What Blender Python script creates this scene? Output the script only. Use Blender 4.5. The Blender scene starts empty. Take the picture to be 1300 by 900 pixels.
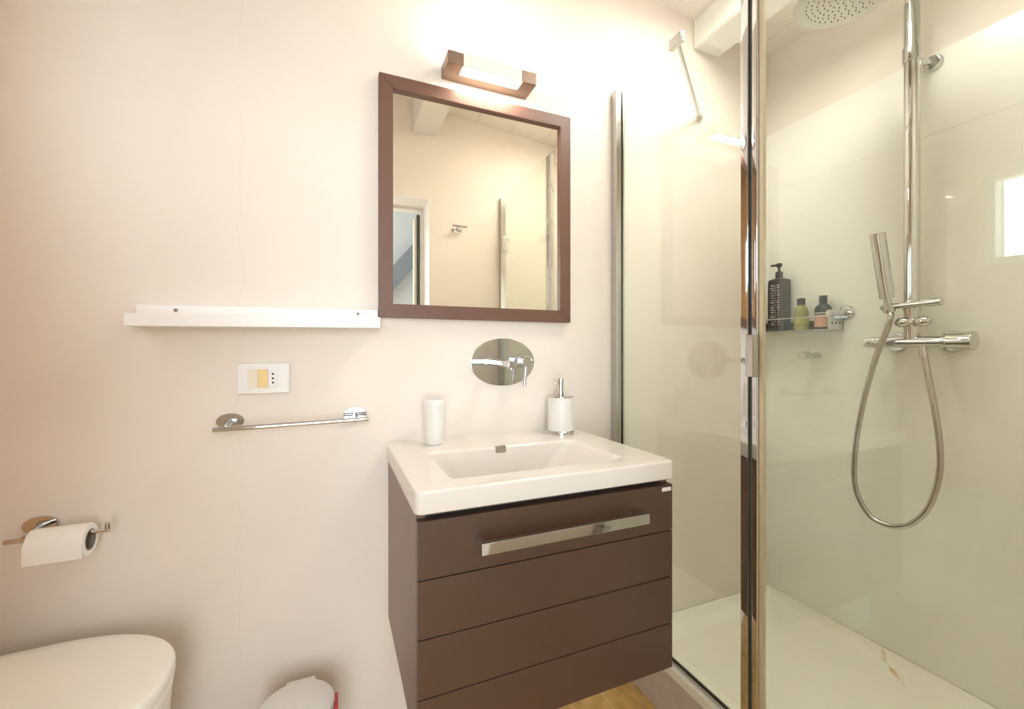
import bpy, bmesh, math, random
from mathutils import Vector, Matrix
random.seed(7)
R = math.radians
C = bpy.context.scene.collection
S = bpy.context.scene

# ------------------------------------------------------------------ camera
cam = bpy.data.cameras.new('camera')
cam.sensor_width = 36.0
cam.lens = 542.0 / 1300.0 * 36.0
cam.shift_y = -4.0 / 1300.0
cam.clip_start = 0.02
camo = bpy.data.objects.new('camera', cam)
C.objects.link(camo)
camo.location = (0.0, -1.25, 1.08)
camo.rotation_euler = (R(90), 0, R(-22.6))
S.camera = camo

# ------------------------------------------------------------------ colour management
S.view_settings.view_transform = 'Standard'
S.view_settings.look = 'None'
S.view_settings.gamma = 1.0
S.view_settings.use_curve_mapping = False
S.view_settings.exposure = 0.08

# ------------------------------------------------------------------ sky and daylight
LAMP_EMIT = 86.0
FILL_EMIT = 33.0
world = bpy.data.worlds.new('sky')
S.world = world
world.use_nodes = True
bg = world.node_tree.nodes['Background']
bg.inputs[0].default_value = (0.80, 0.90, 1.0, 1)
bg.inputs[1].default_value = 2.2

def area(name, loc, rot, sx, sy, energy, col):
    l = bpy.data.lights.new(name, 'AREA')
    l.shape = 'RECTANGLE'; l.size = sx; l.size_y = sy
    l.energy = energy; l.color = col
    o = bpy.data.objects.new(name, l); C.objects.link(o)
    o.location = loc; o.rotation_euler = rot
    return o
# daylight through the hall window behind the doorway, and through the small left window
area('hall_daylight', (-0.2, -3.02, 1.3), (R(90), 0, 0), 1.5, 2.0, 66, (0.88, 0.94, 1.0))
area('window_daylight', (-1.00, -0.57, 1.66), (R(90), 0, R(-90)), 0.52, 0.40, 5, (0.84, 0.92, 1.0))

# ------------------------------------------------------------------ materials
def lin(c):
    return tuple((v / 255 / 12.92) if v / 255 <= 0.04045 else ((v / 255 + 0.055) / 1.055) ** 2.4 for v in c)

def mat(name, rgb, rough=0.5, metal=0.0, coat=0.0, spec=0.5, bump=0.0, bscale=60, var=0.0, vscale=3.0):
    m = bpy.data.materials.new(name); m.use_nodes = True
    nt = m.node_tree; b = nt.nodes['Principled BSDF']
    col = lin(rgb) + (1,)
    b.inputs['Base Color'].default_value = col
    b.inputs['Roughness'].default_value = rough
    b.inputs['Metallic'].default_value = metal
    b.inputs['Coat Weight'].default_value = coat
    b.inputs['Specular IOR Level'].default_value = spec
    tc = nt.nodes.new('ShaderNodeTexCoord')
    if var > 0:
        n = nt.nodes.new('ShaderNodeTexNoise'); n.inputs['Scale'].default_value = vscale; n.inputs['Detail'].default_value = 6
        nt.links.new(tc.outputs['Object'], n.inputs['Vector'])
        r = nt.nodes.new('ShaderNodeMapRange'); r.inputs[1].default_value = 0.3; r.inputs[2].default_value = 0.7
        r.inputs[3].default_value = 1 - var; r.inputs[4].default_value = 1 + var * 0.3
        nt.links.new(n.outputs['Fac'], r.inputs[0])
        mx = nt.nodes.new('ShaderNodeVectorMath'); mx.operation = 'SCALE'
        mx.inputs[0].default_value = col[:3]
        nt.links.new(r.outputs[0], mx.inputs['Scale'])
        nt.links.new(mx.outputs[0], b.inputs['Base Color'])
    if bump > 0:
        n2 = nt.nodes.new('ShaderNodeTexNoise'); n2.inputs['Scale'].default_value = bscale; n2.inputs['Detail'].default_value = 5
        nt.links.new(tc.outputs['Object'], n2.inputs['Vector'])
        bp = nt.nodes.new('ShaderNodeBump'); bp.inputs['Strength'].default_value = bump; bp.inputs['Distance'].default_value = 0.004
        nt.links.new(n2.outputs['Fac'], bp.inputs['Height'])
        nt.links.new(bp.outputs[0], b.inputs['Normal'])
    return m

def emis(name, rgb, strength):
    m = bpy.data.materials.new(name); m.use_nodes = True
    b = m.node_tree.nodes['Principled BSDF']
    b.inputs['Base Color'].default_value = (0.9, 0.88, 0.84, 1)
    b.inputs['Emission Color'].default_value = tuple(rgb) + (1,)
    b.inputs['Emission Strength'].default_value = strength
    return m

def pane(name, tint, ior=1.5):
    """clear sheet glass: tinted see-through plus Fresnel reflection on both faces"""
    m = bpy.data.materials.new(name); m.use_nodes = True
    nt = m.node_tree; nt.nodes.clear()
    out = nt.nodes.new('ShaderNodeOutputMaterial')
    mix = nt.nodes.new('ShaderNodeMixShader')
    tr = nt.nodes.new('ShaderNodeBsdfTransparent'); tr.inputs[0].default_value = tuple(tint) + (1,)
    gl = nt.nodes.new('ShaderNodeBsdfGlossy'); gl.inputs['Roughness'].default_value = 0.0
    gl.inputs[0].default_value = (0.95, 1.0, 0.95, 1)
    geo = nt.nodes.new('ShaderNodeNewGeometry')
    mr = nt.nodes.new('ShaderNodeMapRange'); mr.inputs[3].default_value = ior; mr.inputs[4].default_value = 1 / ior
    fr = nt.nodes.new('ShaderNodeFresnel')
    nt.links.new(geo.outputs['Backfacing'], mr.inputs[0]); nt.links.new(mr.outputs[0], fr.inputs['IOR'])
    nt.links.new(fr.outputs[0], mix.inputs[0])
    nt.links.new(tr.outputs[0], mix.inputs[1]); nt.links.new(gl.outputs[0], mix.inputs[2])
    nt.links.new(mix.outputs[0], out.inputs[0])
    return m

def plaster(name, rgb, crack=False):
    m = mat(name, rgb, rough=0.75, bump=0.10, bscale=9, var=0.05, vscale=2.2, spec=0.3)
    if crack:                                        # a hairline crack running down the plaster
        nt = m.node_tree; b = nt.nodes['Principled BSDF']
        src = b.inputs['Base Color'].links[0].from_socket
        tc = nt.nodes.new('ShaderNodeTexCoord'); sp = nt.nodes.new('ShaderNodeSeparateXYZ')
        nt.links.new(tc.outputs['Object'], sp.inputs[0])
        n = nt.nodes.new('ShaderNodeTexNoise'); n.noise_dimensions = '1D'; n.inputs['Scale'].default_value = 6; n.inputs['Detail'].default_value = 8
        nt.links.new(sp.outputs['Z'], n.inputs['W'])
        def mth(op, a, bb):
            k = nt.nodes.new('ShaderNodeMath'); k.operation = op
            for i, v in enumerate((a, bb)):
                if isinstance(v, (int, float)): k.inputs[i].default_value = v
                elif v is not None: nt.links.new(v, k.inputs[i])
            return k.outputs[0]
        off = mth('MULTIPLY', mth('SUBTRACT', n.outputs['Fac'], 0.5), 0.05)
        d = mth('ABSOLUTE', mth('SUBTRACT', mth('ADD', sp.outputs['X'], 0.217), off), None)
        line = mth('LESS_THAN', d, 0.0007)
        n3 = nt.nodes.new('ShaderNodeTexNoise'); n3.noise_dimensions = '1D'; n3.inputs['Scale'].default_value = 3.1
        nt.links.new(sp.outputs['Z'], n3.inputs['W'])
        line = mth('MULTIPLY', line, mth('MULTIPLY', n3.outputs['Fac'], 0.16))
        mx = nt.nodes.new('ShaderNodeMix'); mx.data_type = 'RGBA'
        nt.links.new(line, mx.inputs[0]); nt.links.new(src, mx.inputs[6]); mx.inputs[7].default_value = (0.30, 0.22, 0.16, 1)
        nt.links.new(mx.outputs[2], b.inputs['Base Color'])
    return m

def floor_tiles(name):
    m = mat(name, (205, 165, 100), rough=0.35, bump=0.08, bscale=30)
    nt = m.node_tree; b = nt.nodes['Principled BSDF']
    tc = nt.nodes.new('ShaderNodeTexCoord')
    mp = nt.nodes.new('ShaderNodeMapping'); mp.inputs['Location'].default_value = (0.02, 0.09, 0)
    nt.links.new(tc.outputs['Object'], mp.inputs[0])
    br = nt.nodes.new('ShaderNodeTexBrick'); br.offset = 0.0
    br.inputs['Scale'].default_value = 1.0; br.inputs['Brick Width'].default_value = 0.20; br.inputs['Row Height'].default_value = 0.20
    br.inputs['Mortar Size'].default_value = 0.0025
    br.inputs['Color1'].default_value = lin((234, 194, 122)) + (1,); br.inputs['Color2'].default_value = lin((226, 184, 112)) + (1,)
    br.inputs['Mortar'].default_value = lin((236, 210, 160)) + (1,)
    nt.links.new(mp.outputs[0], br.inputs['Vector'])
    n = nt.nodes.new('ShaderNodeTexNoise'); n.inputs['Scale'].default_value = 22; n.inputs['Detail'].default_value = 8
    nt.links.new(tc.outputs['Object'], n.inputs['Vector'])
    cr = nt.nodes.new('ShaderNodeValToRGB')
    cr.color_ramp.elements[0].position = 0.35; cr.color_ramp.elements[0].color = (0.78, 0.74, 0.66, 1)
    cr.color_ramp.elements[1].position = 0.65; cr.color_ramp.elements[1].color = (1.06, 1.06, 1.06, 1)
    nt.links.new(n.outputs['Fac'], cr.inputs[0])
    mx = nt.nodes.new('ShaderNodeMix'); mx.data_type = 'RGBA'; mx.blend_type = 'MULTIPLY'; mx.inputs[0].default_value = 1
    nt.links.new(br.outputs['Color'], mx.inputs[6]); nt.links.new(cr.outputs[0], mx.inputs[7])
    nt.links.new(mx.outputs[2], b.inputs['Base Color'])
    return m

def tray_mat(name):
    """glossy cream tray with a rusty drip stain near the wall"""
    m = mat(name, (249, 246, 232), rough=0.18, coat=0.3)
    nt = m.node_tree; b = nt.nodes['Principled BSDF']
    tc = nt.nodes.new('ShaderNodeTexCoord')
    mp = nt.nodes.new('ShaderNodeMapping')
    mp.inputs['Location'].default_value = STAIN
    mp.inputs['Rotation'].default_value = (0, 0, R(49.3))
    mp.vector_type = 'TEXTURE'
    nt.links.new(tc.outputs['Object'], mp.inputs[0])
    n = nt.nodes.new('ShaderNodeTexNoise'); n.inputs['Scale'].default_value = 30; n.inputs['Detail'].default_value = 6
    nt.links.new(tc.outputs['Object'], n.inputs['Vector'])
    sc = nt.nodes.new('ShaderNodeVectorMath'); sc.operation = 'MULTIPLY'; sc.inputs[1].default_value = (1 / 0.11, 1 / 0.018, 1 / 0.2)
    nt.links.new(mp.outputs[0], sc.inputs[0])
    ln = nt.nodes.new('ShaderNodeVectorMath'); ln.operation = 'LENGTH'; nt.links.new(sc.outputs[0], ln.inputs[0])
    ad = nt.nodes.new('ShaderNodeMath'); ad.operation = 'ADD'
    mu = nt.nodes.new('ShaderNodeMath'); mu.operation = 'MULTIPLY'; mu.inputs[1].default_value = 2.4
    nt.links.new(n.outputs['Fac'], mu.inputs[0]); nt.links.new(mu.outputs[0], ad.inputs[0]); nt.links.new(ln.outputs['Value'], ad.inputs[1])
    mr = nt.nodes.new('ShaderNodeMapRange'); mr.inputs[1].default_value = 1.35; mr.inputs[2].default_value = 1.7; mr.inputs[3].default_value = 0.75; mr.inputs[4].default_value = 0
    nt.links.new(ad.outputs[0], mr.inputs[0])
    mx = nt.nodes.new('ShaderNodeMix'); mx.data_type = 'RGBA'
    nt.links.new(mr.outputs[0], mx.inputs[0])
    mx.inputs[6].default_value = lin((249, 246, 232)) + (1,); mx.inputs[7].default_value = lin((214, 176, 98)) + (1,)
    nt.links.new(mx.outputs[2], b.inputs['Base Color'])
    return m

TRAY_ORG = (1.30, -.57, .0)
STAIN = (1.632 - 1.30, -.468 + .57, .068)
M = {}
M['wall'] = plaster('cream_plaster', (242, 232, 221), crack=True)
M['wall2'] = plaster('cream_plaster_plain', (244, 235, 223))
M['wall_left'] = plaster('ochre_bounce_plaster', (232, 186, 138))  # unseen wall, tinted ochre to bounce warm light onto the back wall
M['hall'] = plaster('pale_blue_white_plaster', (228, 236, 244))
M['ceiling'] = mat('white_ceiling_paint', (246, 240, 230), rough=0.7, bump=0.05, bscale=12)
M['beam'] = mat('white_painted_beam', (244, 242, 238), rough=0.6, bump=0.06, bscale=14)
M['greybeam'] = mat('grey_painted_beam', (140, 152, 166), rough=0.6)
M['floor'] = floor_tiles('ochre_stone_tiles')
M['clad'] = mat('cream_glossy_cladding', (244, 243, 233), rough=0.28, coat=0.15, var=0.03, vscale=2)
M['step'] = mat('grey_stone', (206, 195, 182), rough=0.45, bump=0.1, bscale=50, var=0.12, vscale=18)
M['tray'] = tray_mat('cream_tray')
M['chrome'] = mat('chrome', (208, 209, 210), rough=0.05, metal=1.0)
M['chrome_soft'] = mat('brushed_chrome', (194, 191, 187), rough=0.2, metal=1.0)
M['nickel'] = mat('satin_nickel', (150, 128, 112), rough=0.42, metal=0.7)
M['brown'] = mat('brown_lacquer', (82, 60, 48), rough=0.36, bump=0.02, bscale=40, var=0.05, vscale=6)
M['side'] = mat('brown_side_sheen_tint', (124, 98, 82), rough=0.36)  # lighter brown stands in for sheen of light on the cabinet sides
M['frame'] = mat('brown_leatherette', (112, 80, 66), rough=0.42, bump=0.03, bscale=90)
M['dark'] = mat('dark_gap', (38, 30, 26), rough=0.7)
M['porcelain'] = mat('white_porcelain', (230, 223, 215), rough=0.12, coat=0.3)
M['toilet'] = mat('warm_white_porcelain', (249, 245, 237), rough=0.2, coat=0.3)
M['plastic'] = mat('white_plastic', (240, 236, 231), rough=0.35)
M['cream_plastic'] = mat('cream_plastic', (240, 228, 206), rough=0.4)
M['yellow_plastic'] = mat('aged_yellow_plastic', (240, 208, 140), rough=0.4)
M['shelf'] = mat('white_lacquer', (247, 243, 239), rough=0.35)
M['paper'] = mat('white_paper', (251, 248, 243), rough=0.9, bump=0.05, bscale=150)
M['black_plastic'] = mat('black_plastic', (44, 42, 42), rough=0.35)
M['black'] = mat('black_hole', (10, 10, 10), rough=0.8)
M['print'] = mat('pale_print', (176, 174, 170), rough=0.6)
M['teal'] = mat('dark_teal_plastic', (34, 56, 60), rough=0.3)
M['peach'] = mat('peach_label', (214, 168, 142), rough=0.5)
M['olive'] = mat('olive_green_liquid', (150, 148, 72), rough=0.12, coat=0.5)
M['paleglass'] = mat('pale_bottle_glass', (190, 192, 160), rough=0.1, coat=0.5)
M['red'] = mat('red_plastic', (205, 62, 66), rough=0.4)
M['nozzle'] = mat('dark_grey_rubber', (92, 88, 84), rough=0.5)
M['seal'] = mat('translucent_seal', (216, 206, 176), rough=0.4)
M['silver_mirror'] = mat('mirror_silver', (247, 243, 232), rough=0.0, metal=1.0)
M['glass'] = pane('green_tinted_glass', (0.976, 0.993, 0.968))
M['window_glass'] = pane('window_glass', (0.97, 0.98, 0.98))
M['leaf'] = mat('green_leaf', (96, 128, 66), rough=0.6)
M['bark'] = mat('brown_bark', (88, 70, 54), rough=0.8)
M['lamp'] = emis('lit_opal_glass', (1.0, 0.91, 0.78), LAMP_EMIT)
M['lamp_front'] = emis('softly_lit_frosted_glass', (1.0, 0.90, 0.76), 0.5)
M['lamp_front'].node_tree.nodes['Principled BSDF'].inputs['Base Color'].default_value = (0.45, 0.42, 0.37, 1)
M['fill_glow'] = emis('added_fill_glow', (1.0, 0.97, 0.91), FILL_EMIT)  # glow of the fill panel added at the ceiling
M['door_dark'] = mat('dark_weatherstrip', (88, 94, 90), rough=0.5)
M['ground'] = mat('pale_paving', (190, 186, 176), rough=0.8)

# ------------------------------------------------------------------ mesh helpers
ORG = {}
def obj(name, bm, m, parent=None, loc=None, smooth=0.6):
    me = bpy.data.meshes.new(name)
    org = ORG[parent] if parent is not None else Vector(loc or (0, 0, 0))
    bmesh.ops.recalc_face_normals(bm, faces=bm.faces)
    bmesh.ops.translate(bm, verts=bm.verts, vec=-org)
    bm.to_mesh(me); bm.free()
    me.shade_smooth(); me.set_sharp_from_angle(angle=smooth)
    for mm in (m if isinstance(m, (list, tuple)) else [m]): me.materials.append(mm)
    o = bpy.data.objects.new(name, me); C.objects.link(o)
    wn = o.modifiers.new('normals', 'WEIGHTED_NORMAL'); wn.keep_sharp = True
    if parent is not None: o.parent = parent
    else: o.location = org
    ORG[o] = org
    return o

def tag(o, label, cat, group=None):
    o['label'] = label; o['category'] = cat
    if group: o['group'] = group
    return o

def thing(name, loc, label, cat, group=None):
    o = bpy.data.objects.new(name, None); C.objects.link(o)
    o.location = loc; o.empty_display_size = 0.05
    ORG[o] = Vector(loc)
    return tag(o, label, cat, group)

def struct(name, bm, m, parent=None, **k):
    o = obj(name, bm, m, parent, **k)
    if parent is None: o['kind'] = 'structure'
    return o

def B(): return bmesh.new()

def box(bm, x0, x1, y0, y1, z0, z1, bev=0.0, seg=2):
    r = bmesh.ops.create_cube(bm, size=1.0)
    vs = r['verts']
    for v in vs:
        v.co = Vector(((x0 + x1) / 2 + v.co.x * (x1 - x0), (y0 + y1) / 2 + v.co.y * (y1 - y0), (z0 + z1) / 2 + v.co.z * (z1 - z0)))
    if bev > 0:
        es = list({e for v in vs for e in v.link_edges})
        bmesh.ops.bevel(bm, geom=es, offset=bev, segments=seg, affect='EDGES', profile=0.5)
    return bm

def frame_of(d):
    d = d.normalized()
    a = Vector((0, 0, 1)) if abs(d.z) < 0.9 else Vector((1, 0, 0))
    u = d.cross(a).normalized(); v = d.cross(u).normalized()
    return u, v

def loft(bm, loops, cap0=True, cap1=True, closed=True):
    rows = [[bm.verts.new(p) for p in lp] for lp in loops]
    n = len(rows[0])
    for a, b in zip(rows, rows[1:]):
        for i in range(n if closed else n - 1):
            j = (i + 1) % n
            bm.faces.new((a[i], a[j], b[j], b[i]))
    if cap0: bm.faces.new(rows[0][::-1])
    if cap1: bm.faces.new(rows[-1])
    return rows

def cyl(bm, p0, p1, r0, r1=None, n=28, bev=0.0):
    p0 = Vector(p0); p1 = Vector(p1); r1 = r0 if r1 is None else r1
    u, v = frame_of(p1 - p0); d = (p1 - p0).normalized()
    def ring(c, r): return [c + (u * math.cos(2 * math.pi * i / n) + v * math.sin(2 * math.pi * i / n)) * r for i in range(n)]
    if bev > 0:
        lps = [ring(p0, r0 - bev), ring(p0 + d * bev * 0.3, r0 - bev * 0.3), ring(p0 + d * bev, r0),
               ring(p1 - d * bev, r1), ring(p1 - d * bev * 0.3, r1 - bev * 0.3), ring(p1, r1 - bev)]
    else:
        lps = [ring(p0, r0), ring(p1, r1)]
    loft(bm, lps)
    return bm

def lathe(bm, prof, c, n=40, axis=Vector((0, 0, 1)), sx=1.0, sy=1.0, cap0=True, cap1=True):
    """prof: (radius, height) pairs along axis from c"""
    c = Vector(c); axis = Vector(axis).normalized()
    if abs(axis.z) > 0.99: u, v = Vector((1, 0, 0)), Vector((0, 1, 0))
    else: u, v = frame_of(axis)
    lps = []
    for r, h in prof:
        r = max(r, 1e-5)
        lps.append([c + axis * h + u * (math.cos(2 * math.pi * i / n) * r * sx) + v * (math.sin(2 * math.pi * i / n) * r * sy) for i in range(n)])
    loft(bm, lps, cap0, cap1)
    return bm

def catmull(pts, k=10):
    P = [Vector(p) for p in pts]; P = [2 * P[0] - P[1]] + P + [2 * P[-1] - P[-2]]
    out = []
    for i in range(1, len(P) - 2):
        a, b, c, d = P[i - 1], P[i], P[i + 1], P[i + 2]
        for s in range(k):
            t = s / k
            out.append(0.5 * ((2 * b) + (c - a) * t + (2 * a - 5 * b + 4 * c - d) * t * t + (-a + 3 * b - 3 * c + d) * t ** 3))
    out.append(P[-2])
    return out

def tube(bm, pts, r, n=16, ripple=0.0):
    P = [Vector(p) for p in pts]
    u = None; lps = []
    for i, p in enumerate(P):
        d = (P[min(i + 1, len(P) - 1)] - P[max(i - 1, 0)]).normalized()
        if u is None: u, v = frame_of(d)
        else:
            u = (u - d * u.dot(d)).normalized(); v = d.cross(u)
        rr = r * (1 - ripple * (i % 2))
        lps.append([p + (u * math.cos(2 * math.pi * k / n) + v * math.sin(2 * math.pi * k / n)) * rr for k in range(n)])
    loft(bm, lps)
    return bm

def rrect(x0, x1, y0, y1, r, z, n=8):
    out = []
    for cx, cy, a0 in ((x1 - r, y1 - r, 0), (x0 + r, y1 - r, 90), (x0 + r, y0 + r, 180), (x1 - r, y0 + r, 270)):
        for i in range(n):
            a = R(a0 + 90 * i / (n - 1))
            out.append(Vector((cx + r * math.cos(a), cy + r * math.sin(a), z)))
    return out

def prism_y(bm, poly, y0, y1):
    loft(bm, [[Vector((x, y0, z)) for x, z in poly], [Vector((x, y1, z)) for x, z in poly]])
    return bm

def wall_with_hole_y(bm, x0, x1, z0, z1, y0, y1, hx0, hx1, hz0, hz1):
    """wall in the XZ plane with a rectangular opening"""
    for a, b, c, d in ((x0, hx0, z0, z1), (hx1, x1, z0, z1), (hx0, hx1, hz1, z1)) + (((hx0, hx1, z0, hz0),) if hz0 > z0 else ()):
        box(bm, a, b, y0, y1, c, d)
    return bm

# ------------------------------------------------------------------ the setting
XL, XR, YF = -0.80, 1.69, -1.14
def zc(x): return 2.45 - 0.10 * (x - 0.35)

bm = B(); box(bm, -1.7, 2.2, -3.1, 0.12, -0.08, 0.0); struct('floor', bm, M['floor'])
bm = B(); prism_y(bm, [(XL - .12, -0.0), (XR + .12, -0.0), (XR + .12, zc(XR + .12)), (XL - .12, zc(XL - .12))], 0.0, 0.12)
struct('wall_back', bm, M['wall'])
bm = B()
wy0, wy1, wz0, wz1 = -0.84, -0.30, 1.455, 1.865
def xwall(bm, x0, x1, y0, y1, z0, z1): box(bm, x0, x1, y0, y1, z0, z1)
ZL = zc(XL)
for a, b, c, d in ((YF, wy0, 0, ZL), (wy1, 0.0, 0, ZL), (wy0, wy1, 0, wz0), (wy0, wy1, wz1, ZL)):
    box(bm, XL - .12, XL, a, b, c, d)
struct('wall_left', bm, M['wall_left'])
bm = B(); box(bm, XR, XR + .12, YF, 0.0, 0, zc(XR)); struct('wall_right', bm, M['wall2'])
bm = B()
dx0, dx1, dz = -0.38, 0.49, 1.925
for poly in ([(XL - .12, 0), (dx0, 0), (dx0, zc(dx0)), (XL - .12, zc(XL - .12))],
             [(dx1, 0), (XR + .12, 0), (XR + .12, zc(XR + .12)), (dx1, zc(dx1))],
             [(dx0, dz), (dx1, dz), (dx1, zc(dx1)), (dx0, zc(dx0))]):
    prism_y(bm, poly, YF - 0.22, YF)
struct('wall_front', bm, M['wall2'])
# board-and-beam ceiling, sloping gently down to the shower
bm = B()
nb = 13
for i in range(nb):
    xa = XL - .12 + (XR - XL + .24) * i / nb; xb = XL - .12 + (XR - XL + .24) * (i + 1) / nb - 0.002
    prism_y(bm, [(xa, zc(xa)), (xb, zc(xb)), (xb, zc(xb) + .04), (xa, zc(xa) + .04)], YF - .22, 0.12)
prism_y(bm, [(XL - .12, zc(XL - .12) + .04), (XR + .12, zc(XR + .12) + .04), (XR + .12, zc(XR + .12) + .12), (XL - .12, zc(XL - .12) + .12)], YF - .22, 0.12)
struct('ceiling', bm, M['ceiling'])
for i, (a, b, z) in enumerate(((0.394, 0.528, 2.278), (1.276, 1.406, 2.243), (-0.49, -0.356, 2.313))):
    bm = B(); prism_y(bm, [(a, z), (b, z), (b, zc(b)), (a, zc(a))], YF, 0.0)
    bmesh.ops.bevel(bm, geom=[e for e in bm.edges], offset=0.004, segments=2, affect='EDGES')
    struct('trim_%d' % (i + 1), bm, M['beam'])
# glossy cladding of the shower wall, with its own top edge
bm = B()
box(bm, XR - 0.008, XR, YF, -0.0, 0.100, 1.7398, 0.0004); box(bm, XR - 0.008, XR, YF, -0.0, 1.7402, 1.985, 0.001)
struct('trim_4', bm, M['clad'])
# stone step under the tray
bm = B(); box(bm, 0.900, 0.9585, YF, 0.0, 0.0, 0.136, 0.002); box(bm, 0.868, 0.900, YF, -0.47, 0.0, 0.012, 0.003)
struct('trim_5', bm, M['step'])
# small left window
bm = B()
for a, b, c, d in ((wy0, wy0 + .035, wz0, wz1), (wy1 - .035, wy1, wz0, wz1), (wy0 + .035, wy1 - .035, wz0, wz0 + .035), (wy0 + .035, wy1 - .035, wz1 - .035, wz1)):
    box(bm, XL - .09, XL - .04, a, b, c, d, 0.004)
w1 = struct('window_1', bm, M['shelf'])
bm = B(); box(bm, XL - .068, XL - .062, wy0 + .035, wy1 - .035, wz0 + .035, wz1 - .035); obj('glass_pane', bm, M['window_glass'], w1)
# door frame at the hall side of the doorway
bm = B()
box(bm, dx1 - .018, dx1, YF - .225, YF - .17, 0, dz - .018, 0.002); box(bm, dx0, dx0 + .018, YF - .225, YF - .17, 0, dz - .018, 0.002)
box(bm, dx0, dx1, YF - .225, YF - .17, dz - .018, dz, 0.002)
box(bm, dx1 - .004, dx1, YF - .17, YF, 0, dz); box(bm, dx0, dx0 + .004, YF - .17, YF, 0, dz); box(bm, dx0, dx1, YF - .17, YF, dz - .004, dz)
d1 = struct('door_1', bm, M['shelf'])
bm = B(); box(bm, dx1 - .036, dx1 - .018, YF - .225, YF - .200, 0, dz - .03, 0.002); obj('weatherstrip', bm, M['door_dark'], d1)
bm = B(); box(bm, dx1 - .05, dx1 - .036, YF - .26, YF - .205, 0, dz - .05, 0.002); obj('door_stop', bm, M['wall2'], d1)
# the hall beyond
HX0, HX1, HY = -1.5, 2.0, -2.9
bm = B(); wall_with_hole_y(bm, HX0, HX1, 0, 2.6, HY - .12, HY, -0.95, 0.30, 0.25, 2.25); struct('wall_hall', bm, M['hall'])
bm = B(); box(bm, HX0 - .1, HX0, HY - .12, YF - .22, 0, 2.6); struct('wall_hall_left', bm, M['hall'])
bm = B(); box(bm, HX1, HX1 + .1, HY - .12, YF - .22, 0, 2.6); struct('wall_hall_right', bm, M['hall'])
bm = B(); box(bm, HX0 - .1, HX1 + .1, HY - .12, YF - .22, 2.6, 2.7); struct('ceiling_hall', bm, M['ceiling'])
bm = B()
loft(bm, [[Vector((x, HY + .005, z)) for x, z in ((0.30, 1.62), (1.10, 2.60), (1.33, 2.60), (0.42, 1.55))],
          [Vector((x, HY + .16, z)) for x, z in ((0.30, 1.62), (1.10, 2.60), (1.33, 2.60), (0.42, 1.55))]])
struct('trim_6', bm, M['greybeam'])
bm = B()
for a, b, c, d in ((-.95, -.89, .25, 2.25), (.24, .30, .25, 2.25), (-.89, .24, .25, .31), (-.89, .24, 2.19, 2.25), (-.35, -.30, .31, 2.19)):
    box(bm, a, b, HY - .09, HY - .04, c, d, 0.004)
w2 = struct('window_2', bm, M['shelf'])
bm = B(); box(bm, -.89, .24, HY - .068, HY - .062, .31, 2.19); obj('glass_pane', bm, M['window_glass'], w2)

# ------------------------------------------------------------------ vanity cabinet
VX0, VX1, VY = 0.141, 0.740, -0.462
v = thing('vanity_cabinet', (0.44, 0, 0.332), 'dark brown wall-hung vanity cabinet under the white washbasin', 'cabinet')
bm = B()
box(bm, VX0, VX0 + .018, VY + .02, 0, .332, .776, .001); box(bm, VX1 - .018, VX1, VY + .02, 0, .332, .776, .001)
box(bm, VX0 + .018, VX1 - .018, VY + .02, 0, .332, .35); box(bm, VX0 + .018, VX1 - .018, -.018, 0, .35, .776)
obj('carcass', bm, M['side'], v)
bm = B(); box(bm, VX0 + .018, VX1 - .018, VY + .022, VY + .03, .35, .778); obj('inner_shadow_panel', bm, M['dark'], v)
# drawer front of four boards separated by shallow grooves
bm = B()
zs = [.332, .4375, .5475, .657, .766]
box(bm, VX0, VX1, VY + .006, VY + .019, .332, .766)
for a, b in zip(zs, zs[1:]):
    box(bm, VX0, VX1, VY, VY + .007, a + (.0011 if a > .34 else 0), b - (.0011 if b < .76 else 0), .0012, 2)
dr = obj('drawer', bm, M['brown'], v)
bm = B()
hz, hy = 0.716, VY - 0.042
box(bm, .249, .633, hy - .005, hy + .005, hz - .011, hz + .011, .0012)
for x in (.249, .621): box(bm, x, x + .012, hy + .004, VY + .001, hz - .009, hz + .009, .0012)
h = obj('handle', bm, M['chrome'], dr); h['label'] = 'polished chrome bar handle'
bm = B(); box(bm, .708, .735, VY - .0015, VY + .001, .7515, .7605, .0005); o = obj('maker_plate', bm, M['plastic'], dr); o['label'] = 'small white plate'

# ------------------------------------------------------------------ washbasin
BX0, BX1, BY, BZ = 0.135, 0.744, -0.468, 0.823
w = thing('washbasin', (0.44, 0, 0.778), 'white rectangular ceramic washbasin on the brown vanity cabinet', 'sink')
bm = B()
y1 = -0.0
lps = [rrect(BX0 + .03, BX1 - .03, BY + .03, y1 - .002, .01, .7785),
       rrect(BX0 + .004, BX1 - .004, BY + .004, y1, .012, .7785), rrect(BX0, BX1, BY, y1, .014, .783),
       rrect(BX0, BX1, BY, y1, .014, BZ - .006), rrect(BX0 + .002, BX1 - .002, BY + .002, y1, .013, BZ - .0018), rrect(BX0 + .006, BX1 - .006, BY + .006, y1, .012, BZ),
       rrect(.214, .650, -.412, -.158, .022, BZ), rrect(.220, .642, -.407, -.164, .024, BZ - .002), rrect(.226, .632, -.404, -.168, .026, BZ - .008),
       rrect(.240, .606, -.399, -.172, .03, BZ - .035), rrect(.262, .566, -.394, -.176, .034, BZ - .075),
       rrect(.285, .530, -.384, -.184, .038, BZ - .105), rrect(.320, .490, -.355, -.212, .04, BZ - .116), rrect(.385, .415, -.30, -.27, .012, BZ - .120)]
loft(bm, lps, cap0=False)
obj('basin', bm, M['porcelain'], w, smooth=0.9)
bm = B(); box(bm, .402, .432, -.1715, -.155, BZ - .018, BZ + .0005, .002); box(bm, .406, .428, -.1725, -.17, BZ - .015, BZ - .006, .001)
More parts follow.
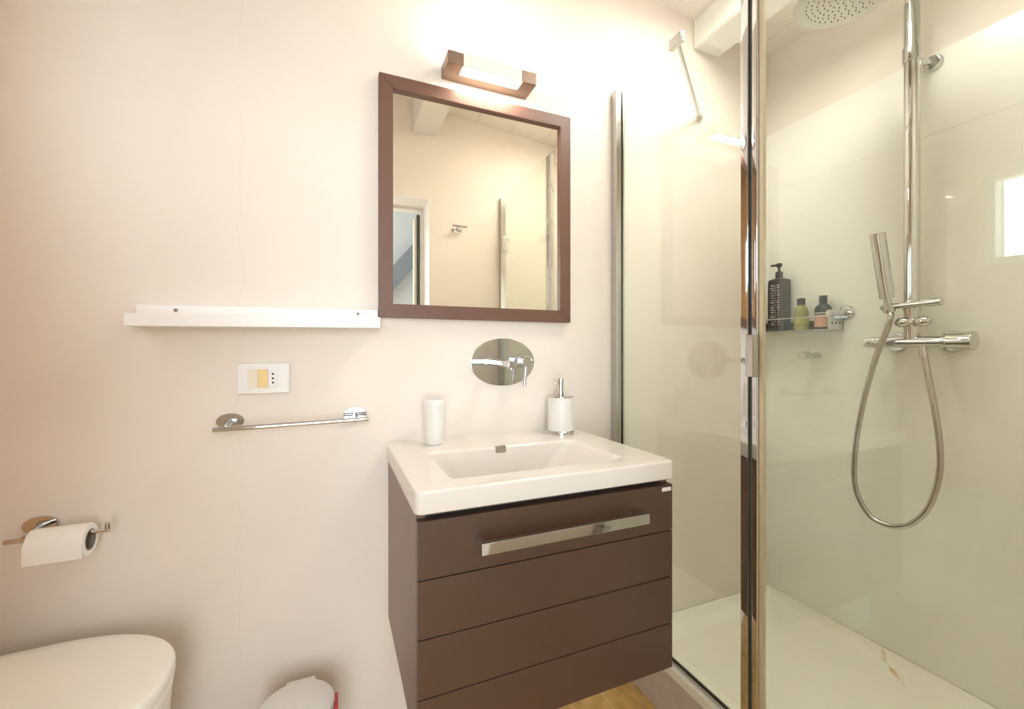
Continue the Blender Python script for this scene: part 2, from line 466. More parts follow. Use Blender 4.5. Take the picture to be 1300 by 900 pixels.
o = obj('overflow_cover', bm, M['chrome_soft'], w); o['label'] = 'small chrome overflow cover'
bm = B(); lathe(bm, [(.022, -.004), (.024, .001), (.018, .005), (.0, .006)], (.40, -.285, BZ - .121)); obj('drain_plug', bm, M['chrome'], w)

# ------------------------------------------------------------------ tumbler and soap dispenser
t = thing('tumbler', (.257, -.070, BZ), 'white toothbrush tumbler on the left back of the washbasin', 'cup')
bm = B(); lathe(bm, [(.0, 0), (.022, 0), (.0245, .002), (.0265, .03), (.0290, .105), (.0290, .108), (.0255, .108), (.0235, .035), (.0, .01)], (.257, -.070, BZ)); obj('body', bm, M['plastic'], t)
bm = B(); lathe(bm, [(.0255, .106), (.0315, .106), (.0325, .112), (.0322, .121), (.0305, .1245), (.0265, .1245), (.0255, .12), (.0255, .106)], (.257, -.070, BZ), cap0=False, cap1=False); obj('rim_band', bm, M['plastic'], t)

sx_, sy_ = .660, -.064
s = thing('soap_dispenser', (sx_, sy_, BZ), 'white cylindrical soap dispenser with chrome pump at the right back of the washbasin', 'soap dispenser')
bm = B(); lathe(bm, [(.0, 0), (.0395, 0), (.041, .001), (.041, .008), (.039, .010), (.0, .010)], (sx_, sy_, BZ)); obj('base_ring', bm, M['chrome'], s)
bm = B(); lathe(bm, [(.0, .010), (.039, .010), (.0405, .012), (.0405, .112), (.039, .114), (.0, .114)], (sx_, sy_, BZ)); obj('body', bm, M['plastic'], s)
bm = B(); lathe(bm, [(.0, .114), (.041, .114), (.041, .1165), (.036, .118), (.0, .118)], (sx_, sy_, BZ)); obj('cap', bm, M['chrome'], s)
bm = B(); lathe(bm, [(.0, .118), (.0095, .118), (.0095, .128), (.0075, .130), (.0075, .146), (.0085, .147), (.0085, .170), (.007, .172), (.0, .172)], (sx_, sy_, BZ))
pm = obj('pump', bm, M['chrome'], s)
bm = B(); tube(bm, catmull([(sx_ - .004, sy_ - .002, BZ + .158), (sx_ - .018, sy_ - .010, BZ + .158), (sx_ - .026, sy_ - .014, BZ + .154), (sx_ - .028, sy_ - .015, BZ + .145)], 6), .0032, 12); obj('nozzle', bm, M['chrome'], pm)

# ------------------------------------------------------------------ wall faucet
def oval_plate(bm, x, z, rx, rz, y0, y1, n=48):
    def ring(k, y): return [Vector((x + math.cos(2 * math.pi * i / n) * rx * k, y, z + math.sin(2 * math.pi * i / n) * rz * k)) for i in range(n)]
    loft(bm, [ring(1, y0), ring(1, y1 + .0008), ring(.985, y1)])
f = thing('wall_faucet', (.489, 0, 1.047), 'chrome wall-mounted mixer tap on an oval plate above the washbasin', 'tap')
bm = B(); oval_plate(bm, .489, 1.046, .107, .0745, 0, -.005); obj('oval_plate', bm, M['chrome'], f)
bm = B()
cyl(bm, (.444, -.004, 1.047), (.444, -.185, 1.044), .0105, .0105, 28, .002)
cyl(bm, (.444, -.176, 1.046), (.444, -.176, 1.030), .0085, .0085, 20, .001)
cyl(bm, (.444, -.004, 1.047), (.444, -.012, 1.047), .016, .016, 28, .002)
obj('spout', bm, M['chrome'], f)
bm = B()
cyl(bm, (.546, -.004, 1.049), (.546, -.028, 1.049), .021, .019, 32, .002); cyl(bm, (.546, -.026, 1.049), (.546, -.060, 1.049), .0165, .0165, 32, .002)
hn = obj('mixer_body', bm, M['chrome'], f)
bm = B(); cyl(bm, (.546, -.050, 1.040), (.538, -.056, .972), .0045, .0055, 16, .0015); cyl(bm, (.546, -.050, 1.049), (.566, -.056, 1.053), .004, .005, 16, .001)
obj('lever', bm, M['chrome'], hn)

# ------------------------------------------------------------------ wall mirror
mx0, mx1, mz0, mz1 = .1135, .7200, 1.175, 1.851
FW, FD = .038, .024
m_ = thing('wall_mirror', (.417, 0, mz0), 'rectangular wall mirror in a brown frame above the washbasin', 'mirror')
def mitre(a, b, ai, bi):
    bm = B()
    A = [Vector((p[0], 0, p[1])) for p in (a, b, bi, ai)]
    top = [p + Vector((0, -FD, 0)) for p in A]
    loft(bm, [A, top])
    bmesh.ops.bevel(bm, geom=bm.edges[:], offset=.0012, segments=2, affect='EDGES')
    return bm
o_ = [(mx0, mz0), (mx1, mz0), (mx1, mz1), (mx0, mz1)]
i_ = [(mx0 + FW, mz0 + FW), (mx1 - FW, mz0 + FW), (mx1 - FW, mz1 - FW), (mx0 + FW, mz1 - FW)]
for k in range(4):
    j = (k + 1) % 4
    obj('frame_rail', mitre(o_[k], o_[j], i_[k], i_[j]), M['frame'], m_)
bm = B(); box(bm, mx0 + FW - .008, mx1 - FW + .008, -.012, -.004, mz0 + FW - .008, mz1 - FW + .008); obj('mirror_glass', bm, M['silver_mirror'], m_)

# ------------------------------------------------------------------ lamp above the mirror
lx0, lx1, lz, ly = .293, .567, 1.888, -.082
l_ = thing('mirror_lamp', (.43, 0, lz), 'small satin nickel wall lamp lit above the mirror', 'lamp')
bm = B()
box(bm, lx0, lx1, -.038, 0, lz, lz + .036, .0012)
box(bm, lx0, lx0 + .046, ly, -.037, lz, lz + .036, .0012); box(bm, lx1 - .046, lx1, ly, -.037, lz, lz + .036, .0012)
obj('housing', bm, M['nickel'], l_)
bm = B(); box(bm, lx0 + .0462, lx1 - .0462, ly + .008, -.0385, lz + .003, lz + .039, .003); obj('light_tube', bm, M['lamp'], l_)
bm = B(); box(bm, lx0 + .0462, lx1 - .0462, ly + .002, ly + .0075, lz + .002, lz + .040, .001); obj('front_diffuser', bm, M['lamp_front'], l_)

# ------------------------------------------------------------------ picture-ledge shelf
sh = thing('wall_shelf', (-.42, 0, 1.132), 'narrow white ledge shelf on the wall left of the mirror', 'shelf')
bm = B(); box(bm, -.420, .1120, -.078, -.0, 1.135, 1.163, .0012); obj('ledge', bm, M['shelf'], sh)
bm = B(); box(bm, -.420, .1120, -.014, 0, 1.163, 1.188, .001); obj('back_rail', bm, M['shelf'], sh)
for x in (-.345, .060):
    bm = B(); lathe(bm, [(.0, .0), (.0042, .0), (.004, .0015), (.0015, .0018), (.0012, .0008), (.0, .0008)], (x, -.014, 1.176), 16, axis=(0, -1, 0)); o = obj('screw', bm, M['nickel'], sh)
sh.rotation_euler = (0, R(-.75), 0)

# ------------------------------------------------------------------ switch and socket plate
sw = thing('switch_plate', (-.165, 0, 1.012), 'white wall plate with switches and socket below the ledge shelf', 'light switch')
bm = B(); box(bm, -.2230, -.1065, -.009, 0, .973, 1.0505, .002, 3); obj('plate', bm, M['plastic'], sw)
bm = B(); box(bm, -.1995, -.1785, -.0115, -.008, .9885, 1.0340, .001); o = obj('rocker', bm, M['cream_plastic'], sw); o['label'] = 'cream rocker'
bm = B(); box(bm, -.1775, -.1560, -.0120, -.008, .9885, 1.0345, .001); o = obj('rocker', bm, M['yellow_plastic'], sw); o['label'] = 'yellowed rocker'
bm = B(); box(bm, -.1550, -.1340, -.0108, -.008, .9885, 1.0340, .001); so = obj('socket', bm, M['plastic'], sw)
for z in (1.0225, 1.0113, 1.0005):
    bm = B(); cyl(bm, (-.1445, -.0105, z), (-.1445, -.0110, z), .0026, .0026, 14); obj('pin_hole', bm, M['black'], so)

# ------------------------------------------------------------------ towel bar
tb = thing('towel_bar', (-.09, 0, .905), 'short chrome towel bar on the wall under the switch plate', 'towel rail')
bm = B(); cyl(bm, (-.262, -.062, .896), (.084, -.062, .9015), .0058, .0058, 20, .001); obj('bar', bm, M['chrome'], tb)
for x, z in ((-.238, .907), (.053, .9065)):
    bm = B(); oval_plate(bm, x, z, .030, .0195, 0, -.007); r_ = obj('rosette', bm, M['chrome'], tb)
    bm = B(); cyl(bm, (x, -.006, z), (x - .001, -.062, z - .008), .0062, .0062, 18, .001); obj('post', bm, M['chrome'], r_)

# ------------------------------------------------------------------ toilet paper holder and roll
th = thing('paper_holder', (-.57, 0, .705), 'chrome toilet paper holder on the wall above the toilet', 'toilet paper holder')
bm = B(); oval_plate(bm, -.587, .704, .030, .019, 0, -.007); obj('rosette', bm, M['chrome'], th)
bm = B(); cyl(bm, (-.587, -.006, .702), (-.587, -.060, .695), .0065, .0065, 18, .001); obj('post', bm, M['chrome'], th)
bm = B(); cyl(bm, (-.616, -.060, .6935), (-.449, -.060, .6930), .0050, .0050, 18, .001); cyl(bm, (-.453, -.060, .692), (-.453, -.060, .709), .005, .005, 16, .001); obj('rod', bm, M['chrome'], th)
rc = Vector((-.527, -.060, .6780))
tp = thing('toilet_paper_roll', (rc.x, rc.y, rc.z), 'white toilet paper roll hanging on the chrome holder rod', 'toilet paper')
bm = B()
n = 48
def rring(r, x, e=1.0): return [Vector((x, rc.y + math.cos(2 * math.pi * i / n) * r, rc.z + math.sin(2 * math.pi * i / n) * r * e)) for i in range(n)]
RW = .0455
loft(bm, [rring(.0222, rc.x - RW), rring(.0330, rc.x - RW), rring(.0345, rc.x - RW + .002), rring(.0345, rc.x + RW - .002), rring(.0330, rc.x + RW), rring(.0222, rc.x + RW), rring(.0222, rc.x - RW)], False, False)
obj('paper', bm, M['paper'], tp)
bm = B(); loft(bm, [rring(.0220, rc.x - RW - .0005), rring(.0220, rc.x + RW + .0005), rring(.0206, rc.x + RW + .0005), rring(.0206, rc.x - RW - .0005), rring(.0220, rc.x - RW - .0005)], False, False)
o = obj('core', bm, mat('grey_card', (150, 138, 122), rough=.9), tp); o['label'] = 'grey card core'
bm = B()
path = []
for a in range(100, 185, 8):
    path.append((rc.y + math.cos(R(a)) * .0355, rc.z + math.sin(R(a)) * .0355))
path += [(rc.y - .0360, rc.z - .012), (rc.y - .0352, rc.z - .026)]
loft(bm, [[Vector((rc.x - RW, y, z)) for y, z in path] + [Vector((rc.x - RW, y + .0008, z - .0002)) for y, z in path[::-1]],
          [Vector((rc.x + RW, y, z)) for y, z in path] + [Vector((rc.x + RW, y + .0008, z - .0002)) for y, z in path[::-1]]])
obj('loose_sheet', bm, M['paper'], tp)

# ------------------------------------------------------------------ toilet
TYC, TB = -.242, .188
def dshape(xb, xc, a, b, z, n=33, e=2.25, yc=TYC):
    out = [Vector((xb, yc - b * .93, z))]
    for i in range(n):
        th_ = R(-90 + 180 * i / (n - 1)); c, s2 = math.cos(th_), math.sin(th_)
        out.append(Vector((xc + a * abs(c) ** (2 / e), yc + b * math.copysign(abs(s2) ** (2 / e), s2), z)))
    out.append(Vector((xb, yc + b * .93, z)))
    return out
to = thing('toilet', (-.60, TYC, 0), 'white toilet with closed lid below the paper holder', 'toilet')
bm = B()
loft(bm, [dshape(-.7995, -.62, .20, .115, 0), dshape(-.7995, -.60, .21, .12, .03), dshape(-.7995, -.58, .22, .125, .14), dshape(-.7995, -.55, .235, .155, .27),
          dshape(-.7995, -.53, .232, .178, .36), dshape(-.7995, -.53, .234, .182, .413), dshape(-.7995, -.53, .230, .179, .419)])
obj('bowl', bm, M['toilet'], to, smooth=.9)
bm = B()
loft(bm, [dshape(-.76, -.53, .233, .183, 0.4220), dshape(-.76, -.53, .237, .186, 0.4250), dshape(-.76, -.53, .237, .186, 0.4370), dshape(-.76, -.53, .233, .183, 0.4410)])
obj('seat', bm, M['toilet'], to, smooth=.9)
bm = B()
loft(bm, [dshape(-.76, -.53, .234, .184, 0.4440), dshape(-.76, -.53, .240, .189, 0.4470), dshape(-.76, -.53, .240, .189, 0.4590), dshape(-.76, -.53, .237, .186, 0.4660),
          dshape(-.755, -.53, .230, .179, 0.4705), dshape(-.75, -.53, .20, .155, 0.4730), dshape(-.74, -.55, .10, .08, 0.4740)])
obj('lid', bm, M['toilet'], to, smooth=.9)
for y in (TYC - .07, TYC + .07):
    bm = B(); cyl(bm, (-.772, y - .022, .445), (-.772, y + .022, .445), .011, .011, 18, .002); obj('hinge', bm, M['chrome_soft'], to)

# ------------------------------------------------------------------ pedal bin
bx, by = -.080, -.165
pb = thing('pedal_bin', (bx, by, 0), 'small white round pedal bin on the floor left of the vanity cabinet', 'bin')
bm = B(); lathe(bm, [(.0, 0), (.082, 0), (.085, .004), (.086, .03), (.086, .245), (.084, .25), (.080, .25), (.079, .01), (.0, .01)], (bx, by, 0)); obj('body', bm, M['plastic'], pb)
bm = B(); lathe(bm, [(.0, .256), (.083, .256), (.0865, .259), (.0865, .268), (.084, .274), (.068, .2795), (.03, .282), (.0, .2825)], (bx, by, 0), 48); obj('lid', bm, M['plastic'], pb)
bm = B(); box(bm, bx - .030, bx + .040, by + .072, by + .098, .225, .270, .004); obj('hinge_block', bm, M['plastic'], pb)
bm = B()
lathe(bm, [(.0785, .02), (.0785, .2535), (.0885, .2535), (.0885, .2575), (.076, .2575), (.076, .022), (.0785, .02)], (bx, by, 0), cap0=False, cap1=False); obj('inner_bucket', bm, M['red'], pb)
bm = B(); box(bm, bx + .085, bx + .0935, by - .030, by + .020, .205, .2655, .002); o = obj('handle_tab', bm, M['red'], pb); o['label'] = 'red tab'
bm = B(); box(bm, bx - .025, bx + .025, by - .125, by - .075, .012, .022, .004); obj('pedal', bm, M['plastic'], pb)
pb.scale = (.945, .945, 1)

# ------------------------------------------------------------------ shower tray, screen and door
GX = .920
tr = thing('shower_tray', TRAY_ORG, 'cream shower tray on a grey stone step behind the glass', 'shower tray')
bm = B()
e = .0002
lps = [rrect(.9590, XR - e, YF + e, -e, .003, .001, 5), rrect(.9590, XR - e, YF + e, -e, .003, .094, 5), rrect(.9610, XR - .002, YF + .002, -.002, .004, .098, 5), rrect(.966, XR - .009, YF + .009, -.009, .006, .098, 5),
       rrect(.970, XR - .013, YF + .013, -.013, .01, .093, 5), rrect(.978, XR - .022, YF + .022, -.022, .02, .078, 5), rrect(.995, XR - .040, YF + .04, -.040, .03, .069, 5), rrect(1.06, XR - .12, YF + .12, -.12, .03, .065, 5), rrect(1.25, 1.35, -.62, -.52, .03, .062, 5)]
box(bm, .8985, .968, YF + e, -e, .1365, .1665, .003)
box(bm, .9590, .968, YF + e, -e, .090, .140, .001)
loft(bm, lps); obj('tray', bm, M['tray'], tr, smooth=.9)
bm = B(); lathe(bm, [(.0, 0), (.045, 0), (.045, .003), (.03, .006), (.0, .007)], (1.30, -.57, .062)); obj('drain_cover', bm, M['chrome'], tr)

GZ0, GZ1 = .176, 1.990
sc = thing('shower_screen', (GX, 0, .166), 'fixed glass shower screen panel fastened to the wall beside the vanity', 'shower screen')
bm = B(); box(bm, GX - .003, GX + .003, -.508, -.012, GZ0, GZ1); obj('glass_pane', bm, M['glass'], sc)
bm = B(); box(bm, GX - .024, GX - .0032, -.032, -.0005, .1668, GZ1 - .006, .0015); box(bm, GX + .0032, GX + .010, -.032, -.0005, .1668, GZ1 - .006, .0015); box(bm, GX - .0033, GX + .0033, -.0118, -.0005, .1668, GZ1 - .006)
obj('wall_profile', bm, M['chrome_soft'], sc)
bm = B(); box(bm, GX - .010, GX + .010, -.5270, -.506, .1668, GZ1, .002); obj('edge_profile', bm, M['chrome'], sc)
bm = B(); box(bm, GX - .008, GX + .008, -.505, -.033, .1668, .174, .001); obj('bottom_channel', bm, M['chrome_soft'], sc)
bm = B(); box(bm, GX - .0034, GX + .0034, -.505, -.033, .1740, .1765, .0005); obj('bottom_seal', bm, M['dark'], sc)
bm = B(); box(bm, GX - .008, GX + .008, -.312, -.262, GZ1 - .022, GZ1 + .006, .001); cp = obj('top_clamp', bm, M['chrome'], sc)
bm = B(); cyl(bm, (GX + .006, -.285, GZ1 - .008), (1.300, -.008, GZ1 - .008), .0055, .0055, 16, .001); cyl(bm, (1.300, -.012, GZ1 - .008), (1.300, -.0005, GZ1 - .008), .013, .013, 20, .001)
obj('stabiliser_bar', bm, M['chrome_soft'], cp)

sd = thing('shower_door', (GX, -1.12, .166), 'glass shower door nearer the camera with a slim chrome edge', 'shower door')
bm = B(); box(bm, GX - .003, GX + .003, -1.118, -.548, GZ0, GZ1); obj('glass_pane', bm, M['glass'], sd)
bm = B(); box(bm, GX - .009, GX + .009, -.551, -.535, .172, GZ1, .003, 3); obj('edge_profile', bm, M['chrome'], sd)
bm = B(); box(bm, GX - .004, GX + .004, -.5352, -.5275, .172, GZ1 - .002, .001); o = obj('magnetic_seal', bm, M['door_dark'], sd); o['label'] = 'dark seal strip'
bm = B(); box(bm, GX - .0048, GX + .0048, -.562, -.5512, .172, GZ1 - .002, .001); obj('clear_seal', bm, M['seal'], sd)
bm = B(); box(bm, GX - .028, GX - .008, -.555, -.533, 1.020, 1.120, .003); obj('door_handle', bm, M['chrome_soft'], sd)
bm = B(); box(bm, GX - .018, GX + .012, YF, -1.108, .1668, GZ1 - .006, .002); obj('hinge_profile', bm, M['chrome_soft'], sd)
for z in (.40, 1.70):
    bm = B(); box(bm, GX - .022, GX + .014, -1.110, -1.066, z - .04, z + .04, .003); obj('hinge', bm, M['chrome'], sd)

# ------------------------------------------------------------------ shower column
PX, PY = 1.610, -.524
WX = XR - .008
cl = thing('shower_column', (WX, PY, 1.105), 'chrome shower column with mixer bar and round rain head on the shower wall', 'shower')
bm = B(); cyl(bm, (PX, PY, 1.120), (PX, PY, 2.13), .0190, .0190, 32); obj('riser_pole', bm, M['chrome'], cl)
hc = Vector((1.298, PY, 2.053))
bm = B()
arm = catmull([(PX, PY, 2.12), (PX - .006, PY, 2.143), (PX - .03, PY, 2.154), (PX - .15, PY, 2.154), (hc.x + .03, PY, 2.150), (hc.x + .004, PY, 2.138), (hc.x, PY, 2.09)], 8)
tube(bm, arm, .0135, 20); obj('arm', bm, M['chrome'], cl)
bm = B(); lathe(bm, [(.0, 0), (.118, 0), (.124, .002), (.125, .007), (.121, .012), (.05, .017), (.024, .024), (.022, .040), (.015, .049), (.0, .051)], hc, 64); rh = obj('rain_head', bm, M['chrome_soft'], cl)
bm = B()
for k, r in enumerate((.013, .026, .040, .054, .068, .081, .094)):
    m = 6 + k * 5
    for i in range(m):
        a = 2 * math.pi * i / m + k * .3
        cyl(bm, hc + Vector((r * math.cos(a), r * math.sin(a), .0005)), hc + Vector((r * math.cos(a), r * math.sin(a), -.0015)), .0019, .0015, 8)
o = obj('spray_nozzles', bm, M['nozzle'], rh); o['kind'] = 'stuff'
bz = 1.974
bm = B(); cyl(bm, (PX, PY, bz - .022), (PX, PY, bz + .022), .0230, .0230, 32, .002); cyl(bm, (PX + .01, PY, bz - .01), (WX - .008, PY - .018, bz - .018), .009, .009, 18); cyl(bm, (WX - .014, PY - .020, bz - .020), (WX, PY - .020, bz - .020), .021, .025, 28, .002)
obj('wall_bracket', bm, M['chrome'], cl)
mz = 1.109
bm = B(); cyl(bm, (PX, -.434, mz), (PX, -.602, mz), .0178, .0178, 32, .002)
mb = obj('mixer_bar', bm, M['chrome'], cl)
bm = B(); cyl(bm, (PX, -.601, mz), (PX, -.607, mz), .0155, .0155, 28); cyl(bm, (PX, -.606, mz), (PX, -.662, mz), .0255, .0270, 36, .003); obj('thermostat_knob', bm, M['chrome'], mb)
bm = B(); cyl(bm, (PX, -.435, mz), (PX, -.431, mz), .0160, .0160, 28); cyl(bm, (PX, -.432, mz), (PX, -.402, mz), .0178, .0172, 32, .003); obj('flow_knob', bm, M['chrome'], mb)
for y in (-.455, -.588):
    bm = B(); cyl(bm, (PX, y, mz), (WX - .006, y, mz), .012, .012, 20); cyl(bm, (WX - .014, y, mz), (WX, y, mz), .029, .033, 32, .002); obj('wall_union', bm, M['chrome'], mb)
bm = B(); cyl(bm, (PX, PY, mz + .010), (PX, PY, mz + .035), .0145, .019, 28); cyl(bm, (PX - .004, PY - .014, 1.168), (PX - .026, PY - .014, 1.168), .008, .008, 24, .001)
lathe(bm, [(.0, -.045), (.009, -.043), (.0145, -.033), (.0150, -.022), (.012, -.010), (.0065, -.003), (.0065, .003), (.012, .010), (.0150, .022), (.0145, .033), (.009, .043), (.0, .045)], (PX - .022, PY - .012, 1.168), 28, axis=(0, 1, 0))
obj('diverter_knob', bm, M['chrome'], cl)
hz2 = 1.218
bm = B()
cyl(bm, (1.577, -.462, hz2 - .001), (1.577, -.572, hz2 + .002), .0092, .0092, 24, .001); cyl(bm, (1.577, -.572, hz2 + .002), (1.577, -.607, hz2 + .003), .0115, .0115, 28, .002)
cyl(bm, (PX, PY, hz2 - .016), (PX, PY, hz2 + .016), .0215, .0215, 32, .002)
hx_b = Vector((1.575, -.483, 1.212)); hx_t = Vector((1.528, -.476, 1.440))
d = (hx_t - hx_b).normalized()
cyl(bm, hx_b - d * .012, hx_b + d * .012, .0145, .0160, 28, .001)
obj('handset_holder', bm, M['chrome'], cl)
hs = thing('hand_shower', tuple(hx_b), 'chrome stick hand shower with looping metal hose in its holder on the column', 'hand shower')
bm = B(); cyl(bm, hx_b + d * .032, hx_t, .0188, .0196, 32, .0015)
obj('stick', bm, M['chrome'], hs)
bm = B(); cyl(bm, hx_b - d * .016, hx_b + d * .034, .0112, .0102, 24, .001); obj('neck', bm, M['chrome'], hs)
HOSE = [tuple(hx_b - d * .014)] + [(1.566, -0.4925, 1.1856), (1.568, -0.4815, 1.1478), (1.572, -0.4463, 1.0452), (1.574, -0.4104, 0.8916), (1.576, -0.3889, 0.7337), (1.578, -0.3924, 0.626), (1.58, -0.4271, 0.558), (1.582, -0.4664, 0.5421), (1.584, -0.5017, 0.5465), (1.586, -0.5391, 0.5732), (1.59, -0.5737, 0.6333), (1.594, -0.593, 0.7224), (1.598, -0.593, 0.812), (1.602, -0.5792, 0.9228), (1.606, -0.5633, 1.0131), (1.608, -0.5534, 1.0753)]
bm = B(); tube(bm, catmull(HOSE, 24), .0082, 14, .05); obj('hose', bm, M['chrome_soft'], hs)
bm = B(); cyl(bm, (1.6085, -.552, 1.098), (1.6070, -.553, 1.060), .0105, .0095, 20, .001); obj('hose_nut', bm, M['chrome'], hs)

# ------------------------------------------------------------------ wire basket and its bottles
qx0, qx1, qy0, qy1, qz = 1.598, WX, -.2955, -.018, 1.1555
bk = thing('shower_basket', (1.64, -.16, qz), 'chrome basket shelf with three bottles on the shower wall', 'shower shelf')
bm = B(); box(bm, qx0, qx1, qy0, qy1, qz, qz + .003, .0006); obj('base_plate', bm, M['chrome_soft'], bk)
for y in (qy0, qy1 - .003):
    bm = B(); box(bm, qx0, qx1, y, y + .003, qz + .003, qz + .050, .0006); e = obj('end_plate', bm, M['chrome'], bk)
    bm = B()
    for x in (qx0 + .020, qx0 + .042, qx0 + .064): cyl(bm, (x, y - .0004, qz + .025), (x, y + .0034, qz + .025), .004, .004, 16)
    o = obj('hole_row', bm, M['dark'], e)
bm = B(); cyl(bm, (qx0 + .002, qy0, qz + .050), (qx0 + .002, qy1, qz + .050), .0026, .0026, 14); obj('front_rail', bm, M['chrome'], bk)
bm = B(); box(bm, qx1 - .004, qx1, qy0, qy1, qz + .003, qz + .040, .0006); obj('back_plate', bm, M['chrome_soft'], bk)
bm = B(); cyl(bm, (qx0 + .004, qy0 + .004, qz + .060), (WX - .006, qy0 - .010, qz + .063), .0110, .0110, 24, .001); cyl(bm, (WX - .010, qy0 - .011, qz + .063), (WX, qy0 - .011, qz + .063), .022, .026, 30, .002); obj('wall_mount', bm, M['chrome'], bk)

zb = qz + .003
cx, cy = 1.640, -.086
b1 = thing('pump_bottle', (cx, cy, zb), 'tall black pump bottle with pale print in the shower basket', 'bottle', 'toiletries in the shower basket')
bm = B()
def rb(hx, hy, r, z): return rrect(cx - hx, cx + hx, cy - hy, cy + hy, r, z, 6)
loft(bm, [rb(.0245, .031, .007, zb + .0005), rb(.026, .0335, .008, zb + .003), rb(.026, .0335, .008, zb + .196), rb(.0245, .031, .008, zb + .206), rb(.014, .015, .006, zb + .212), rb(.012, .012, .011, zb + .213)])
bo = obj('body', bm, M['black_plastic'], b1)
bm = B()
for i in range(17):                                   # columns of tiny illegible print on the front face
    z = zb + .026 + i * .0096
    for (a, bb) in ((-.020, -.007), (-.004, .001), (.003, .021)):
        e2 = a + (bb - a) * random.uniform(.6, 1.0)
        box(bm, cx - .0264, cx - .0257, cy + a, cy + e2, z, z + random.choice((.0022, .0035, .005)))
obj('print', bm, M['print'], bo)
bm = B(); lathe(bm, [(.0, .212), (.0135, .212), (.0135, .236), (.0115, .239), (.005, .240), (.005, .256), (.010, .259), (.012, .266), (.010, .272), (.0, .273)], (cx, cy, zb), 24)
cyl(bm, (cx, cy, zb + .266), (cx - .026, cy + .016, zb + .263), .0048, .0040, 14); obj('pump', bm, M['black_plastic'], b1)

cx2, cy2 = 1.642, -.172
b2 = thing('small_bottle', (cx2, cy2, zb), 'small olive-green bottle with dark cap, the middle one in the shower basket', 'bottle', 'toiletries in the shower basket')
bm = B(); lathe(bm, [(.0, .0005), (.0225, .0005), (.024, .003), (.024, .010), (.024, .066), (.0235, .073), (.0205, .084), (.0125, .093), (.0108, .095), (.0108, .100), (.0, .100)], (cx2, cy2, zb), 32)
obj('body', bm, M['olive'], b2)
bm = B(); lathe(bm, [(.0242, .026), (.0244, .0265), (.0244, .050), (.0242, .0505)], (cx2, cy2, zb), 32, cap0=False, cap1=False); o = obj('label_band', bm, mat('olive_label', (176, 172, 98), rough=.5), b2)
bm = B(); lathe(bm, [(.0, .098), (.0132, .098), (.0135, .100), (.0135, .121), (.0125, .123), (.0, .123)], (cx2, cy2, zb), 28); o = obj('cap', bm, M['black_plastic'], b2); o['label'] = 'dark cap'

cx3, cy3 = 1.644, -.250
b3 = thing('round_bottle', (cx3, cy3, zb), 'small dark teal bottle with peach label, nearest the wall mount in the shower basket', 'bottle', 'toiletries in the shower basket')
bm = B(); lathe(bm, [(.0, .0005), (.024, .0005), (.0268, .003), (.0268, .070), (.025, .082), (.017, .091), (.0115, .095), (.0108, .100), (.0, .100)], (cx3, cy3, zb), 36); obj('body', bm, M['teal'], b3)
bm = B(); lathe(bm, [(.0269, .010), (.0272, .0105), (.0272, .052), (.0269, .0525)], (cx3, cy3, zb), 36, cap0=False, cap1=False); obj('label_band', bm, M['peach'], b3)
bm = B(); lathe(bm, [(.0269, .057), (.0272, .0572), (.0272, .0625), (.0269, .0627)], (cx3, cy3, zb), 36, cap0=False, cap1=False); obj('print', bm, M['print'], b3)
bm = B(); lathe(bm, [(.0, .098), (.0125, .098), (.0130, .100), (.0130, .122), (.012, .124), (.0, .124)], (cx3, cy3, zb), 28); obj('cap', bm, M['teal'], b3)

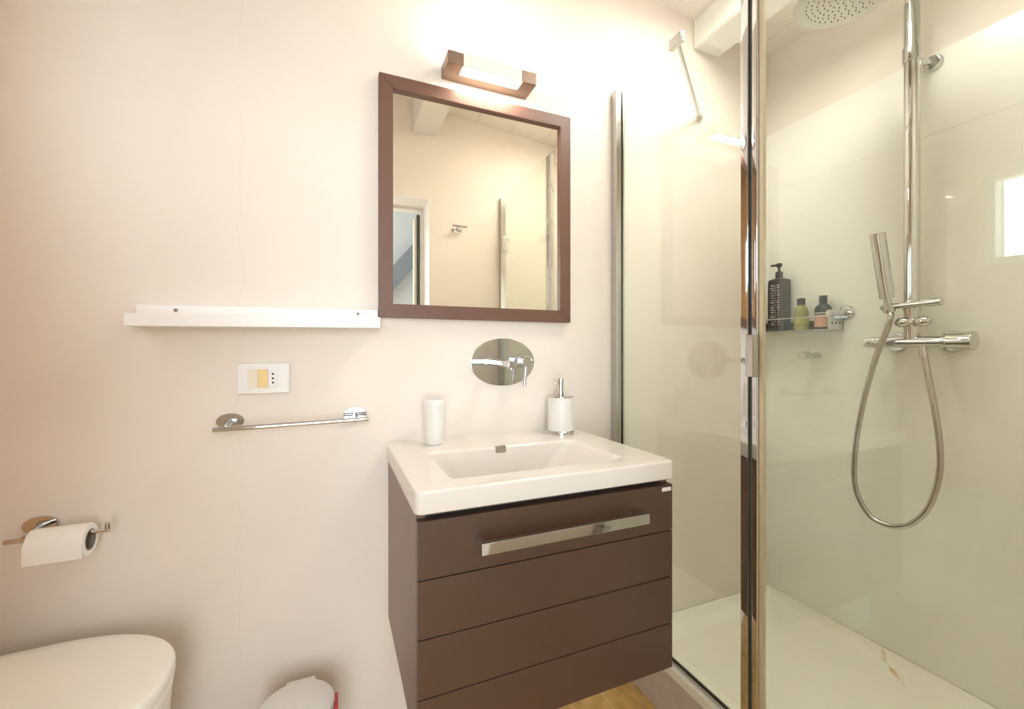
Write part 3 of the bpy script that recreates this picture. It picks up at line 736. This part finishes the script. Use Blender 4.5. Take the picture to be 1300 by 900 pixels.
# ------------------------------------------------------------------ hooks
ky, kz = -.208, 1.065
k1 = thing('shower_peg', (WX, ky, kz), 'small chrome wall peg below the shower basket', 'hook')
bm = B(); cyl(bm, (WX, ky, kz), (WX - .045, ky, kz), .0130, .0130, 24, .001); obj('stem', bm, M['chrome'], k1)
bm = B(); cyl(bm, (WX - .045, ky, kz), (WX - .049, ky, kz), .0105, .0105, 24); cyl(bm, (WX - .049, ky, kz), (WX - .095, ky, kz), .0150, .0150, 28, .0015); obj('knob', bm, M['chrome'], k1)

k2 = thing('robe_hook', (.642, YF, 1.77), 'chrome robe hook on the wall reflected in the mirror', 'hook')
bm = B(); oval_plate(bm, .642, 1.77, .028, .018, YF, YF + .006); 
obj('rosette', bm, M['chrome'], k2)
bm = B(); cyl(bm, (.642, YF + .005, 1.772), (.642, YF + .05, 1.780), .006, .006, 16, .001); cyl(bm, (.605, YF + .05, 1.780), (.690, YF + .05, 1.780), .0055, .0055, 16, .001); obj('arm', bm, M['chrome'], k2)

# ------------------------------------------------------------------ tree outside the small window
tt = thing('tree', (-3.4, -.6, -1.0), 'green leafy tree outside the small window', 'tree')
bm = B(); tube(bm, catmull([(-3.4, -.6, -1.0), (-3.38, -.58, .2), (-3.42, -.62, 1.2), (-3.4, -.6, 1.8)], 5), .06, 10); obj('trunk', bm, M['bark'], tt)
bm = B()
for i in range(900):
    p = Vector((random.gauss(0, 1), random.gauss(0, 1), random.gauss(0, 1))).normalized() * (random.random() ** .4)
    c = Vector((-3.4, -.6, 1.25)) + Vector((p.x * .6, p.y * 1.1, p.z * .75))
    u = Vector((random.gauss(0, 1), random.gauss(0, 1), random.gauss(0, 1))).normalized(); vv = u.orthogonal().normalized()
    a, b = u * .055, vv * .025
    vs = [bm.verts.new(c + q) for q in (-a, b, a, -b)]; bm.faces.new(vs)
obj('foliage', bm, M['leaf'], tt)

# ------------------------------------------------------------------ added unseen fill panel at the ceiling, brightens room and shower
cl2 = thing('added_ceiling_fill', (1.10, -.53, zc(1.10) - .03), 'added flat square fill light over the room, above the picture', 'lamp')
pz = zc(1.10) - .05
bm = B(); box(bm, .93, 1.27, -.70, -.36, pz, pz + .06, .004); obj('frame', bm, M['shelf'], cl2)
bm = B(); box(bm, .95, 1.25, -.68, -.38, pz - .004, pz + .002, .001); obj('diffuser', bm, M['fill_glow'], cl2)
